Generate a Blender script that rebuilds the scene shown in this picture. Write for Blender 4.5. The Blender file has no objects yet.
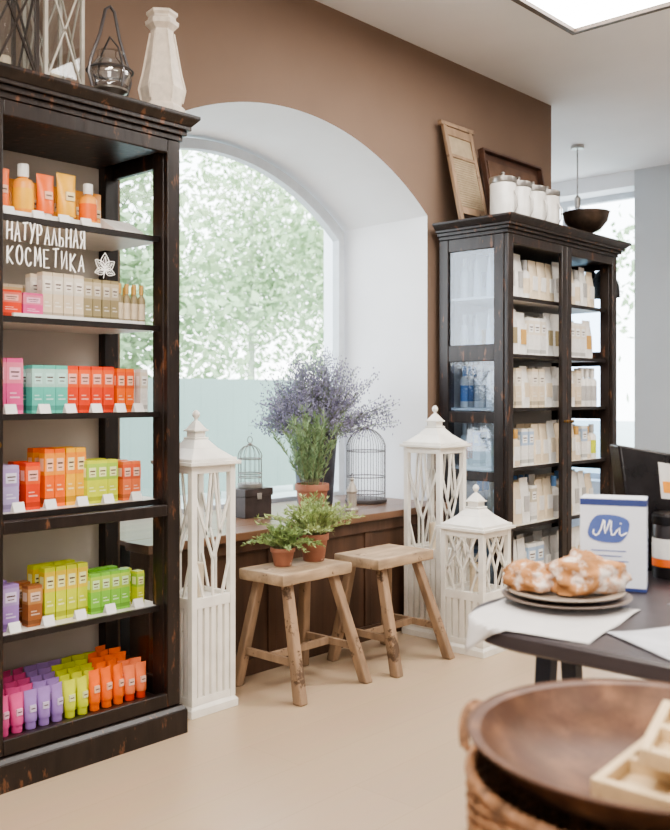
import bpy, math, random
from mathutils import Vector, Matrix, noise
random.seed(7)
R=random.random
def U(a,b): return a+(b-a)*random.random()
FOC=950.0; HC=1.2; TH=math.atan(865/950)
cF,sF=math.cos(TH),math.sin(TH)
def XatY(px,Y):
    a=(px-335)/FOC; z=Y/(sF-cF*a); return cF*z+sF*a*z
sc=bpy.context.scene
COL=sc.collection
# ---------------- materials ----------------
def lin(c):
    c=c/255.0
    return c/12.92 if c<=.04045 else ((c+.055)/1.055)**2.4
def L(c): return (lin(c[0]),lin(c[1]),lin(c[2]),1)
MC={}
def mat(name,col,rough=.5,metal=0,var=.08,scale=18,bump=0,stretch=(1,1,1),worn=None,wth=.62,emit=0,col2=None,wscale=9,wst=(1,1,1),wsoft=.04):
    if name in MC: return MC[name]
    m=bpy.data.materials.new(name); m.use_nodes=True; nt=m.node_tree; N=nt.nodes; K=nt.links
    b=N['Principled BSDF']
    tc=N.new('ShaderNodeTexCoord'); mp=N.new('ShaderNodeMapping'); mp.inputs['Scale'].default_value=stretch
    K.new(tc.outputs['Object'],mp.inputs['Vector'])
    nz=N.new('ShaderNodeTexNoise'); nz.inputs['Scale'].default_value=scale; nz.inputs['Detail'].default_value=5
    K.new(mp.outputs[0],nz.inputs['Vector'])
    rp=N.new('ShaderNodeValToRGB'); c=L(col)
    if col2: d=L(col2)
    else: d=tuple(x*(1-var*2.2) for x in c[:3])+(1,)
    e=c if col2 else tuple(min(1,x*(1+var)) for x in c[:3])+(1,)
    rp.color_ramp.elements[0].position=.3; rp.color_ramp.elements[1].position=.7
    rp.color_ramp.elements[0].color=d; rp.color_ramp.elements[1].color=e
    K.new(nz.outputs['Fac'],rp.inputs[0]); out=rp.outputs[0]
    if worn:
        m2=N.new('ShaderNodeMapping'); m2.inputs['Scale'].default_value=wst; K.new(tc.outputs['Object'],m2.inputs['Vector'])
        n2=N.new('ShaderNodeTexNoise'); n2.inputs['Scale'].default_value=wscale; n2.inputs['Detail'].default_value=9; n2.inputs['Roughness'].default_value=.7
        K.new(m2.outputs[0],n2.inputs['Vector'])
        r2=N.new('ShaderNodeValToRGB'); r2.color_ramp.elements[0].position=wth; r2.color_ramp.elements[1].position=wth+wsoft
        r2.color_ramp.elements[0].color=(0,0,0,1); r2.color_ramp.elements[1].color=(1,1,1,1)
        K.new(n2.outputs['Fac'],r2.inputs[0])
        mx=N.new('ShaderNodeMix'); mx.data_type='RGBA'
        K.new(r2.outputs[0],mx.inputs[0]); K.new(out,mx.inputs[6]); mx.inputs[7].default_value=L(worn); out=mx.outputs[2]
    K.new(out,b.inputs['Base Color'])
    b.inputs['Roughness'].default_value=rough; b.inputs['Metallic'].default_value=metal
    if emit:
        K.new(out,b.inputs['Emission Color']); b.inputs['Emission Strength'].default_value=emit
    if bump:
        bp=N.new('ShaderNodeBump'); bp.inputs['Strength'].default_value=bump; bp.inputs['Distance'].default_value=.01
        K.new(nz.outputs['Fac'],bp.inputs['Height']); K.new(bp.outputs[0],b.inputs['Normal'])
    MC[name]=m; return m
def glass(name,col=(1,1,1),g=.07,rough=.02):
    if name in MC: return MC[name]
    m=bpy.data.materials.new(name); m.use_nodes=True; nt=m.node_tree; N=nt.nodes; K=nt.links
    N.remove(N['Principled BSDF']); o=N['Material Output']
    t=N.new('ShaderNodeBsdfTransparent'); t.inputs[0].default_value=(*col,1)
    gl=N.new('ShaderNodeBsdfGlossy'); gl.inputs['Roughness'].default_value=rough
    nz=N.new('ShaderNodeTexNoise'); nz.inputs['Scale'].default_value=3
    mr=N.new('ShaderNodeMapRange'); mr.inputs[3].default_value=g*.8; mr.inputs[4].default_value=g*1.2
    K.new(nz.outputs['Fac'],mr.inputs[0])
    mx=N.new('ShaderNodeMixShader'); K.new(mr.outputs[0],mx.inputs[0]); K.new(t.outputs[0],mx.inputs[1]); K.new(gl.outputs[0],mx.inputs[2]); K.new(mx.outputs[0],o.inputs[0])
    MC[name]=m; return m
BLK=mat('black_worn_wood',(40,31,28),.36,var=.2,scale=30,stretch=(1,1,.15),bump=.15,worn=(104,70,50),wth=.585,wscale=26,wst=(1,1,.3))
BLKe=mat('black_edge',(34,27,25),.45,var=.2)
SHELF=mat('shelf_white',(222,215,207),.4,var=.03)
PANEL=mat('panel_cream',(196,188,178),.6,var=.04,scale=4)
WHT=mat('white_paint',(236,232,224),.5,var=.05,scale=12,bump=.08,worn=(205,194,178),wth=.66)
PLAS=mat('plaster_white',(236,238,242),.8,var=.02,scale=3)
GL=glass('cabinet_glass',(.97,.98,.98),.06)
GLB=glass('cabinet_glass_side',(.80,.88,.97),.09,.02)
GLW=glass('window_glass',(.98,1,1),.03)
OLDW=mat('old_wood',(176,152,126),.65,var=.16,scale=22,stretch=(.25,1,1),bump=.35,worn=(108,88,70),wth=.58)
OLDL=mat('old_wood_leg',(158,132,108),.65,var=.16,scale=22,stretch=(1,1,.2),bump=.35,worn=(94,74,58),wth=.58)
REDW=mat('brown_wood',(88,64,50),.45,var=.18,scale=16,stretch=(1,1,.12),bump=.12)
REDT=mat('brown_wood_top',(118,88,68),.3,var=.15,scale=14,stretch=(.12,1,1),bump=.08)
TERR=mat('terracotta',(160,108,86),.8,var=.1,scale=14,bump=.1,worn=(196,164,146),wth=.60)
SOIL=mat('soil',(60,44,34),.95,var=.3,scale=60,bump=.6)
DKM=mat('dark_metal',(44,42,44),.4,.7,var=.15)
SLV=mat('brushed_metal',(170,165,160),.3,.9,var=.1)
PAPER=mat('white_paper',(232,230,228),.7,var=.02)
GREEN=mat('herb_green',(150,172,112),.6,var=.2,scale=30)
GREEN2=mat('rosemary_green',(132,156,114),.6,var=.2,scale=30)
GREEN3=mat('lavender_leaf',(128,138,120),.7,var=.2,scale=30)
PURP=mat('lavender_flower',(158,154,176),.8,var=.2,scale=30,col2=(120,116,142))
STEM=mat('stem',(140,142,104),.8,var=.2)
# ---------------- mesh builder ----------------
class MB:
    def __init__(s): s.v=[];s.f=[];s.m=[];s.T=None
    def add(s,vs,fs,mi=0):
        o=len(s.v)
        for p in vs:
            p=Vector(p); s.v.append(s.T@p if s.T else p)
        for f in fs: s.f.append([o+i for i in f]); s.m.append(mi)
        return s
    def hexa(s,p,mi=0):
        return s.add(p,[(0,3,2,1),(4,5,6,7),(0,1,5,4),(1,2,6,5),(2,3,7,6),(3,0,4,7)],mi)
    def box(s,a,b,mi=0):
        x0,y0,z0=a;x1,y1,z1=b
        return s.hexa([(x0,y0,z0),(x1,y0,z0),(x1,y1,z0),(x0,y1,z0),(x0,y0,z1),(x1,y0,z1),(x1,y1,z1),(x0,y1,z1)],mi)
    def frus(s,c,w0,w1,z0,z1,mi=0,d0=None,d1=None):
        x,y=c;a=w0/2;b=w1/2;d0=(d0 or w0)/2;d1=(d1 or w1)/2
        return s.hexa([(x-a,y-d0,z0),(x+a,y-d0,z0),(x+a,y+d0,z0),(x-a,y+d0,z0),(x-b,y-d1,z1),(x+b,y-d1,z1),(x+b,y+d1,z1),(x-b,y+d1,z1)],mi)
    def leg(s,t,f,w,mi=0,w2=None):
        a=w/2;b=(w2 or w)/2
        return s.hexa([(f[0]-b,f[1]-b,f[2]),(f[0]+b,f[1]-b,f[2]),(f[0]+b,f[1]+b,f[2]),(f[0]-b,f[1]+b,f[2]),(t[0]-a,t[1]-a,t[2]),(t[0]+a,t[1]-a,t[2]),(t[0]+a,t[1]+a,t[2]),(t[0]-a,t[1]+a,t[2])],mi)
    def beam(s,p,q,w,d,mi=0,up=(0,0,1)):
        p=Vector(p);q=Vector(q);k=(q-p).normalized();up=Vector(up)
        if abs(k.dot(up))>.99: up=Vector((0,1,0))
        a=k.cross(up).normalized();b=a.cross(k).normalized();a*=w/2;b*=d/2
        return s.hexa([p-a-b,p+a-b,p+a+b,p-a+b,q-a-b,q+a-b,q+a+b,q-a+b],mi)
    def lathe(s,prof,seg=24,c=(0,0,0),mi=0,ph=0,sx=1,sy=1,caps=True):
        vs=[];fs=[]
        for r,z in prof:
            for i in range(seg):
                t=ph+2*math.pi*i/seg; vs.append((c[0]+r*sx*math.cos(t),c[1]+r*sy*math.sin(t),c[2]+z))
        for j in range(len(prof)-1):
            for i in range(seg):
                k=(i+1)%seg; fs.append((j*seg+i,j*seg+k,(j+1)*seg+k,(j+1)*seg+i))
        if caps:
            fs.append(tuple(range(seg))[::-1]); fs.append(tuple((len(prof)-1)*seg+i for i in range(seg)))
        return s.add(vs,fs,mi)
    def loft(s,rings,mi=0,caps=True):
        n=len(rings[0]);vs=[p for r in rings for p in r];fs=[]
        for j in range(len(rings)-1):
            for i in range(n):
                k=(i+1)%n; fs.append((j*n+i,j*n+k,(j+1)*n+k,(j+1)*n+i))
        if caps: fs.append(tuple(range(n))[::-1]); fs.append(tuple((len(rings)-1)*n+i for i in range(n)))
        return s.add(vs,fs,mi)
    def tube(s,pts,r,seg=6,mi=0,closed=False,r2=None):
        P=[Vector(p) for p in pts];n=len(P);rings=[]
        prev=None
        for i,p in enumerate(P):
            if closed: k=(P[(i+1)%n]-P[i-1])
            else: k=P[min(i+1,n-1)]-P[max(i-1,0)]
            if k.length<1e-9: k=Vector((0,0,1))
            k.normalize()
            a=prev-k*prev.dot(k) if prev else (k.cross(Vector((0,0,1))) if abs(k.z)<.9 else k.cross(Vector((1,0,0))))
            if a.length<1e-6: a=k.cross(Vector((0,1,0)))
            a.normalize();prev=a;b=k.cross(a)
            rr=r if r2 is None else r+(r2-r)*i/max(1,n-1)
            rings.append([p+a*rr*math.cos(2*math.pi*j/seg)+b*rr*math.sin(2*math.pi*j/seg) for j in range(seg)])
        if closed: rings.append(rings[0])
        return s.loft(rings,mi,not closed)
    def octa(s,c,r,h,mi=0):
        x,y,z=c
        return s.add([(x-r,y,z),(x,y-r,z),(x+r,y,z),(x,y+r,z),(x,y,z-h),(x,y,z+h)],[(0,1,5),(1,2,5),(2,3,5),(3,0,5),(1,0,4),(2,1,4),(3,2,4),(0,3,4)],mi)
    def leaf(s,p,d,l,w,mi=0):
        p=Vector(p);d=Vector(d).normalized();a=d.cross(Vector((U(-1,1),U(-1,1),U(-1,1))))
        if a.length<1e-5: a=Vector((1,0,0))
        a.normalize()
        return s.add([p,p+d*l*.5+a*w/2,p+d*l,p+d*l*.5-a*w/2],[(0,1,2,3)],mi)
    def mesh(s,name,mats,ang=35):
        me=bpy.data.meshes.new(name); me.from_pydata([tuple(v) for v in s.v],[],s.f)
        for m in mats: me.materials.append(m)
        me.polygons.foreach_set('material_index',s.m); me.polygons.foreach_set('use_smooth',[True]*len(s.f))
        me.update()
        import bmesh
        if len(s.f)<60000:
            bm=bmesh.new();bm.from_mesh(me);bmesh.ops.recalc_face_normals(bm,faces=bm.faces);bm.to_mesh(me);bm.free()
        try: me.set_sharp_from_angle(angle=math.radians(ang))
        except Exception: pass
        return me
    def build(s,name,mats,parent=None,loc=(0,0,0),rot=(0,0,0),bevel=0,ang=35,**kw):
        if not isinstance(mats,(list,tuple)): mats=[mats]
        o=obj(name,s.mesh(name,mats,ang),loc,rot,parent,**kw)
        if bevel:
            b=o.modifiers.new('b','BEVEL');b.width=bevel;b.segments=2;b.limit_method='ANGLE';b.angle_limit=math.radians(40)
        return o
def obj(name,data,loc=(0,0,0),rot=(0,0,0),parent=None,label=None,category=None,group=None,kind=None):
    o=bpy.data.objects.new(name,data); COL.objects.link(o); o.location=loc;o.rotation_euler=rot
    if parent: o.parent=parent
    if label:o['label']=label
    if category:o['category']=category
    if group:o['group']=group
    if kind:o['kind']=kind
    return o
def thing(name,label,cat,loc=(0,0,0),rz=0,group=None,rot=None):
    o=obj(name,None,loc,rot or (0,0,rz),None,label,cat,group); o.empty_display_size=.1; return o
def inst(tm,name,loc,rz,label,cat,group=None,rot=None):
    r=obj(name,tm[0][1],loc,rot or (0,0,rz),None,label,cat,group)
    for pn,me in tm[1:]: obj(pn,me,parent=r)
    return r
# ---------------- room ----------------
WY=3.15; CH=3.10; XE=5.57
wallm=mat('taupe_wall',(128,107,92),.85,var=.03,scale=2)
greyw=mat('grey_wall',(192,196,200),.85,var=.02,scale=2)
floorm=mat('floor_base',(206,184,164),.36,var=.05,scale=3)
nt=floorm.node_tree;N=nt.nodes;K=nt.links
bk=N.new('ShaderNodeTexBrick');bk.inputs['Scale'].default_value=1;bk.inputs['Brick Width'].default_value=2.2;bk.inputs['Row Height'].default_value=.24;bk.inputs['Mortar Size'].default_value=.001
bk.inputs['Color1'].default_value=L((190,168,143));bk.inputs['Color2'].default_value=L((186,164,139));bk.inputs['Mortar'].default_value=L((174,151,127))
tc=N.new('ShaderNodeTexCoord');K.new(tc.outputs['Object'],bk.inputs['Vector'])
nz=N.new('ShaderNodeTexNoise');nz.inputs['Scale'].default_value=5;mp=N.new('ShaderNodeMapping');mp.inputs['Scale'].default_value=(.3,5,1)
K.new(tc.outputs['Object'],mp.inputs[0]);K.new(mp.outputs[0],nz.inputs['Vector'])
mx=N.new('ShaderNodeMix');mx.data_type='RGBA';mx.blend_type='MULTIPLY';mx.inputs[0].default_value=.10
K.new(bk.outputs['Color'],mx.inputs[6]);K.new(nz.outputs['Color'],mx.inputs[7]);K.new(mx.outputs[2],N['Principled BSDF'].inputs['Base Color'])
MB().box((-2.7,-3.1,-.1),(8.1,5.1,0)).build('floor',floorm,kind='structure')
ceilm=mat('ceiling_white',(228,228,230),.9,var=.02,scale=2)
MB().box((-2.7,-3.1,CH),(8.1,5.1,CH+.1)).build('ceiling',ceilm,kind='structure')
MB().box((-2.7,-3.1,0),(-2.6,3.8,CH)).build('wall_left',greyw,kind='structure')
MB().box((-2.6,-3.1,0),(8.0,-3.0,CH)).build('wall_front',greyw,kind='structure')
b=MB();n=32
oc,ow,op,osz=3.2075,1.0075,2.545,.355
ic,iw,ip,isz=3.195,.965,2.50,.34
def arc(u,p,rise):
    r=(1+rise*rise)/(2*rise); return p-r+math.sqrt(r*r-u*u)
us=[-1+2*i/n for i in range(n+1)]
YB=3.80
O=[(oc+ow*u,arc(u,op,osz)) for u in us]; I=[(ic+iw*u,arc(u,ip,isz)) for u in us]
for i in range(n):
    (a,za),(c,zc)=O[i],O[i+1]; b.add([(a,WY,za),(c,WY,zc),(c,WY,CH),(a,WY,CH)],[(0,1,2,3)],0)
    (d,zd),(e,ze)=I[i],I[i+1]; b.add([(d,YB,zd),(e,YB,ze),(e,YB,CH),(d,YB,CH)],[(0,1,2,3)],1)
    b.add([(a,WY,za),(c,WY,zc),(e,YB,ze),(d,YB,zd)],[(0,1,2,3)],1)
xl,xr=O[0][0],O[-1][0];il,ir=I[0][0],I[-1][0]
b.add([(-2.6,WY,0),(xl,WY,0),(xl,WY,CH),(-2.6,WY,CH)],[(0,1,2,3)],0)
b.add([(xr,WY,0),(XE,WY,0),(XE,WY,CH),(xr,WY,CH)],[(0,1,2,3)],0)
b.add([(-2.6,YB,0),(il,YB,0),(il,YB,CH),(-2.6,YB,CH)],[(0,1,2,3)],1)
b.add([(ir,YB,0),(XE,YB,0),(XE,YB,CH),(ir,YB,CH)],[(0,1,2,3)],1)
for A,B,k in((O[0],I[0],0),(O[-1],I[-1],0)):
    b.add([(A[0],WY,0),(B[0],YB,0),(B[0],YB,B[1]),(A[0],WY,A[1])],[(0,1,2,3)],1)
b.add([(XE,WY,0),(XE,YB,0),(XE,YB,CH),(XE,WY,CH)],[(0,1,2,3)],1)
b.box((il,3.66,0),(ir,3.79,.59),1)
b.build('wall_back',[wallm,PLAS],kind='structure',ang=20)
MB().box((5.47,3.8,0),(5.57,5.1,CH)).build('wall_alcove_side',PLAS,kind='structure')
MB().box((5.57,5.0,0),(8.0,5.1,CH)).build('wall_alcove',PLAS,kind='structure')
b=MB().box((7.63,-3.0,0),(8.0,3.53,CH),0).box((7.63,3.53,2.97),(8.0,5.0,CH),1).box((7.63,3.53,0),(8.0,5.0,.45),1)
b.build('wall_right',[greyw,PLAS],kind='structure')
MB().box((7.61,-3.0,0),(7.63,3.52,.1)).build('baseboard_right',PLAS,kind='structure')
# window 1
FRM=mat('window_frame',(206,212,218),.5,var=.03)
GY=3.70
b=MB();fw=.05
pin=[(ic-.002+(iw-.012)*u,arc(u,ip-.012,isz)) for u in us]
pout=pin; pins=[(ic+(iw-.012-fw)*u,arc(u,ip-.012-fw,isz)) for u in us]
zb=.59
pts=[(pout[0][0],zb)]+pout+[(pout[-1][0],zb)]
ptn=[(pins[0][0],zb+fw)]+pins+[(pins[-1][0],zb+fw)]
m=len(pts)
for i in range(m):
    k=(i+1)%m
    (a,za),(c,zc),(d,zd),(e,ze)=pts[i],pts[k],ptn[k],ptn[i]
    b.hexa([(a,GY,za),(c,GY,zc),(d,GY,zd),(e,GY,ze),(a,GY+.05,za),(c,GY+.05,zc),(d,GY+.05,zd),(e,GY+.05,ze)])
w1=b.build('window_1',FRM,kind='structure')
b=MB();b.add([(x,GY+.025,z) for x,z in ptn],[tuple(range(m))]);b.build('window_pane',GLW,w1)
b=MB()
b.box((7.86,3.53,.45),(7.92,3.58,2.97)).box((7.86,4.95,.45),(7.92,5.0,2.97)).box((7.86,3.58,.45),(7.92,4.95,.5)).box((7.86,3.58,2.92),(7.92,4.95,2.97)).box((7.86,4.28,.5),(7.92,4.33,2.92))
w2=b.build('window_2',FRM,kind='structure')
MB().box((7.885,3.58,.5),(7.889,4.95,2.92)).build('window_pane',GLW,w2)
# ceiling light box
lt=thing('ceiling_light','large rectangular illuminated ceiling panel with a dark frame','ceiling light',(2.9,.6,CH-.04))
LX,LY=1.56,1.80
b=MB().box((0,0,0),(LX,.03,.038)).box((0,LY-.03,0),(LX,LY,.038)).box((0,.03,0),(.03,LY-.03,.038)).box((LX-.03,.03,0),(LX,LY-.03,.038))
b.build('frame',mat('light_frame',(90,76,66),.5),lt)
MB().box((.03,.03,.02),(LX-.03,LY-.03,.035)).build('diffuser',mat('lamp_panel',(255,252,248),.5,emit=7.5,var=.01),lt)
# ---------------- outside ----------------
MB().box((-10,3.85,-.12),(45,45,-.1)).build('ground',mat('outdoor_paving',(176,184,178),.9,var=.05,scale=1),kind='structure')
bark=mat('bark',(168,174,156),.9,var=.1); leafm=mat('tree_leaves',(176,194,154),.7,var=.1,scale=2,col2=(136,162,120))
def tree(x,y,h,r,nl=3600):
    t=thing('tree','leafy green tree standing outdoors behind the window','tree',(x,y,-.1))
    b=MB().lathe([(.13,0),(.09,h*.3),(.06,h*.6),(.02,h)],10)
    cl=[]
    for i in range(26):
        a=U(0,6.28);z=U(h*.28,h*.97);q=Vector((math.cos(a)*r*U(.1,.85),math.sin(a)*r*U(.1,.85),z))
        b.tube([(0,0,max(.3,z-.7)),q*.5+Vector((0,0,z*.5-.2)),q],.025,5,r2=.01);cl.append(q)
    b.build('trunk',bark,t)
    b=MB()
    for i in range(nl):
        q=random.choice(cl);d=Vector((random.gauss(0,1),random.gauss(0,1),random.gauss(0,.8)));p=q+d*r*.26
        p.z=max(p.z,.2)
        b.leaf(p,(U(-1,1),U(-1,1),U(-1,.5)),U(.12,.26),U(.08,.14))
    b.build('foliage',leafm,t)
tree(8.0,11.8,5.0,2.1,6500);tree(14.0,11.4,5.4,2.1,5500);tree(19,6.8,5.4,2.1,3000);tree(17.5,19,8,3.6,11000)
b=MB();tealm=mat('teal_fence_paint',(122,140,130),.7,var=.03,scale=1)
for i in range(28): b.box((i*.26,0,.1),(i*.26+.259,.03,1.50))
b.box((0,.03,.4),(7.28,.07,.5)).box((0,.03,1.2),(7.28,.07,1.3))
for i in range(6): b.box((i*1.44,.07,0),(i*1.44+.08,.15,1.5))
b.build('garden_fence',tealm,loc=(2.0,9,-.1),label='pale grey-teal board fence standing outside the window',category='fence')
# ---------------- cabinets ----------------
def cabinet(label,x0,y0,W,D,H,doors,shelves,midrails,siderails,zdoor0,zdoor1,tp=.014,ov=.065,sg=None):
    c=thing('display_cabinet',label,'cabinet',(x0,y0,0))
    b=MB()
    b.box((-.015,-.02,0),(W+.015,D,.085)).frus((W/2,D/2-.01),W+.03,W+.004,.085,.10,0,D+.02,D-.012)
    P=.06
    for px_ in (0,W-P):
        b.box((px_,.026,.10),(px_+P,.026+P,H-.09)); b.box((px_,D-P,.10),(px_+P,D,H-.09))
    b.box((P,.026,.10),(W-P,D-.02,.135)); b.box((P,.026,H-.13),(W-P,D-.02,H-.09))
    for px_ in (0,W-.03):
        for z0,z1 in siderails: b.box((px_+.003,.026+P,z0),(px_+.027,D-P,z1))
    b.build('carcass',BLK,c,bevel=.003)
    MB().box((P,D-.018,.135),(W-P,D-.006,H-.13)).build('back_panel',PANEL,c)
    for px_ in (.012,W-.016): MB().box((px_,.026+P,.10),(px_+.004,D-P,H-.09)).build('side_pane',sg or GL,c)
    b=MB();z=H-.09
    for (e,h) in ((.005,.02),(.02,.018),(.035,.014)): 
        e=e*ov/.065
        b.box((-e,-e,z),(W+e,D,z+h)); z+=h
    e=.035*ov/.065
    b.hexa([(-e,-e,z),(W+e,-e,z),(W+e,D,z),(-e,D,z),(-ov,-ov,H-.012),(W+ov,-ov,H-.012),(W+ov,D,H-.012),(-ov,D,H-.012)])
    b.box((-ov,-ov,H-.012),(W+ov,D,H))
    b.build('cornice',BLK,c,bevel=.002)
    for z in shelves:
        MB().box((.032,.06,z-tp),(W-.032,D-.02,z),0).box((.062,.045,z-tp-.004),(W-.062,.06,z+.001),1).build('shelf',[SHELF,BLKe],c)
    S=.055
    for k,(a,e) in enumerate(doors):
        d=obj('door',None,parent=c); 
        b=MB().box((a,0,zdoor0),(a+S,.025,zdoor1)).box((e-S,0,zdoor0),(e,.025,zdoor1)).box((a+S,0,zdoor0),(e-S,.025,zdoor0+.05)).box((a+S,0,zdoor1-.05),(e-S,.025,zdoor1))
        for z0,z1 in midrails: b.box((a+S,0,z0),(e-S,.025,z1))
        b.build('door_frame',BLK,d,bevel=.004)
        kx=a+S/2 if k else e-S/2
        MB().lathe([(.009,0),(.006,.006),(.006,.012),(.011,.018),(.008,.026)],12).build('door_knob',mat('brass_old',(120,92,55),.4,.8),d,loc=(kx,0,1.05),rot=(math.pi/2,0,0))
    return c
LS=[1.76,1.445,1.14,.83,.453]
LX0,LW=.66,1.47
cabL=cabinet('tall distressed black wooden display cabinet full of colourful cosmetics',LX0,2.68,LW,.44,2.19,[(.004,.735),(.737,1.466)],LS,[(.775,.815)],[(.10,.18),(2.02,2.10)],.102,2.10,ov=.050)
RS=[1.73,1.42,1.13,.81,.49]
cabinet('black distressed wooden glass cabinet holding pale toiletries',4.27,2.67,1.26,.44,2.14,[(.004,.629),(.631,1.256)],RS,[],[(.10,.19),(1.98,2.05),(1.38,1.47),(1.05,1.11),(.74,.79)],.102,2.05,sg=GLB)
ST={'Н':[[(0,0),(.05,1)],[(.9,0),(.95,1)],[(0,.45),(.9,.55)]],'А':[[(0,0),(.5,1),(.95,0)],[(.15,.36),(.85,.4)]],'Т':[[(0,.95),(1,1)],[(.5,1),(.45,0)]],
'У':[[(0,1),(.5,.45)],[(.95,1),(.15,-.05)]],'Р':[[(.05,0),(.05,1),(.7,.97),(.9,.75),(.65,.5),(.05,.45)]],'Л':[[(0,0),(.45,1),(.95,0)]],
'Ь':[[(.05,1),(.05,0),(.7,.02),(.85,.25),(.65,.48),(.05,.48)]],'Я':[[(.9,0),(.9,1),(.25,.95),(.1,.72),(.3,.5),(.9,.48)],[(.5,.48),(.05,0)]],
'К':[[(.05,0),(.05,1)],[(.9,1),(.05,.45),(.95,-.05)]],'О':[[(.5+.48*math.cos(t*.524),.5+.5*math.sin(t*.524)) for t in range(13)]],
'С':[[(.5+.48*math.cos(.7+t*.5),.5+.5*math.sin(.7+t*.5)) for t in range(11)]],'М':[[(0,0),(.1,1),(.5,.3),(.9,1),(1,0)]],
'Е':[[(.85,1),(.05,1),(.05,0),(.9,0)],[(.05,.5),(.7,.5)]],'И':[[(.05,1),(.05,0),(.9,1),(.9,0)]],
'M':[[(-.45,.35),(-.5,.1),(-.3,-.05),(-.1,.05),(.1,.4),(.3,1.05),(.38,.95),(.36,.5),(.42,.1),(.55,.4),(.78,1.05),(.88,.95),(.84,.4),(.92,0),(1.1,.05),(1.35,.4)]],'i':[[(-.05,.3),(.15,.55),(.15,.1),(.3,0),(.7,.2)],[(.22,.8),(.27,.85)]]}
def strokes(b,txt,x,z,w,h,r,y=0,adv=None,jit=.0):
    for ch in txt:
        if ch!=' ':
            j=U(-jit,jit);sh=U(-.08,.08) if jit else 0;hh=h*(1+(U(-.08,.08) if jit else 0))
            for s in ST[ch]: b.tube([(x+(p[0]+sh*p[1])*w,y,z+j+p[1]*hh) for p in s],r,5)
        x+=adv or w*1.35
chalk=mat('white_lettering',(250,248,244),.8,var=.01,emit=.2)
off=(-LX0,-2.68,0)
sg=MB();xs=XatY(7,2.690)
strokes(sg,'НАТУРАЛЬНАЯ',xs,1.676,.0178,.058,.0026,2.690,(XatY(87,2.690)-xs)/11,.004)
strokes(sg,'КОСМЕТИКА',xs,1.602,.0205,.056,.0026,2.690,(XatY(87,2.690)-xs)/9,.004)
sg.build('painted_lettering',chalk,cabL,loc=off,label='white hand-drawn lettering on the cabinet glass')
sg=MB()
fx,fz=XatY(105,2.690),1.622
for a,Ln,Wd,ox,oz in ((0,.05,.016,0,.0),(-52,.046,.014,-.001,-.004),(52,.046,.014,.001,-.004),(-105,.038,.012,-.002,-.008),(105,.038,.012,.002,-.008)):
    t=math.radians(a);ct,st_=math.cos(t),math.sin(t)
    def pt(wv,l): return (fx+ox+st_*l+wv*ct,2.690,fz+oz+ct*l-wv*st_)
    for q_ in (-1,1): sg.tube([pt(q_*Wd*math.sin(math.pi*(s/10)**.75),Ln*s/10) for s in range(11)],.0013,5)
    sg.tube([pt(0,0),pt(.002,Ln*.8)],.0009,4)
    for q_ in (-1,1): sg.tube([pt(q_*Wd*.5*math.sin(math.pi*(s/6)**.75),Ln*.75*s/6) for s in range(7)],.0008,4)
sg.tube([(fx,2.69,fz-.004),(fx-.006,2.69,fz-.035)],.0013,5)
sg.build('painted_leaf_emblem',chalk,cabL,loc=off,label='white hand-drawn leaf emblem on the cabinet glass')
# ---------------- product templates ----------------
PC={'orange':(224,118,62),'red':(204,80,54),'yellow':(234,184,78),'lime':(198,206,84),'green':(132,184,84),'teal':(104,182,168),'pink':(206,100,146),'purple':(160,134,186),'lav':(178,166,200),'cream':(222,206,180),'olive':(156,142,108),'gold':(192,158,102),'white':(232,230,226),'salmon':(222,134,98),'brown':(146,100,68),'blue':(112,150,196),'grey':(180,178,176),'apricot':(238,168,90),'rose':(222,158,158)}
def sat(c,k=1.22):
    m_=sum(c)/3; return tuple(int(max(8,min(250,m_+(x-m_)*k))) for x in c)
for k in list(PC):
    if k not in('white','grey','cream','olive'): PC[k]=sat(PC[k])
def pm(c): return mat('pack_'+c,PC[c],.38,var=.05,scale=25)
def mixw(c,f,k=255): return tuple(int(x*(1-f)+k*f) for x in PC[c])
TC={}
def t_box(c,c2,w,h,d):
    k=('b',c,c2,w,h,d)
    if k not in TC:
        b=MB().box((-w/2,-d/2,0),(w/2,d/2,h),0)
        e=.0006
        b.box((-w/2-e,-d/2-e,h*.55),(w/2+e,d/2,h*.93),1)
        b.box((-w*.34,-d/2-3*e,h*.62),(w*.34,-d/2-e,h*.84),3).box((-w*.26,-d/2-4*e,h*.74),(w*.26,-d/2-3*e,h*.77),4).box((-w*.2,-d/2-4*e,h*.67),(w*.2,-d/2-3*e,h*.69),4)
        b.box((-w/2-e,-d/2-e,h*.06),(w/2+e,d/2,h*.16),2).box((-w*.3,-d/2-2*e,h*.28),(w*.3,-d/2,h*.31),3).box((-w*.3,-d/2-2*e,h*.36),(w*.1,-d/2,h*.385),3)
        b.box((-w/2-2*e,-d*.3,h*.62),(-w/2-e,d*.3,h*.84),3)
        b.box((-w/2+.001,-d/2+.001,h),(w/2-.001,d/2-.002,h+.0012),0)
        TC[k]=[('body',b.mesh('carton',[pm(c),mat('lt_'+c+c2,tuple((mixw(c,.12)[i]+PC[c2][i])//2 for i in range(3)),.42),mat('dk_'+c,mixw(c,.2,0),.45),mat('lab_'+c,mixw(c,.6),.5),mat('print_dark',(96,76,72),.6)]))]
    return TC[k]
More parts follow.
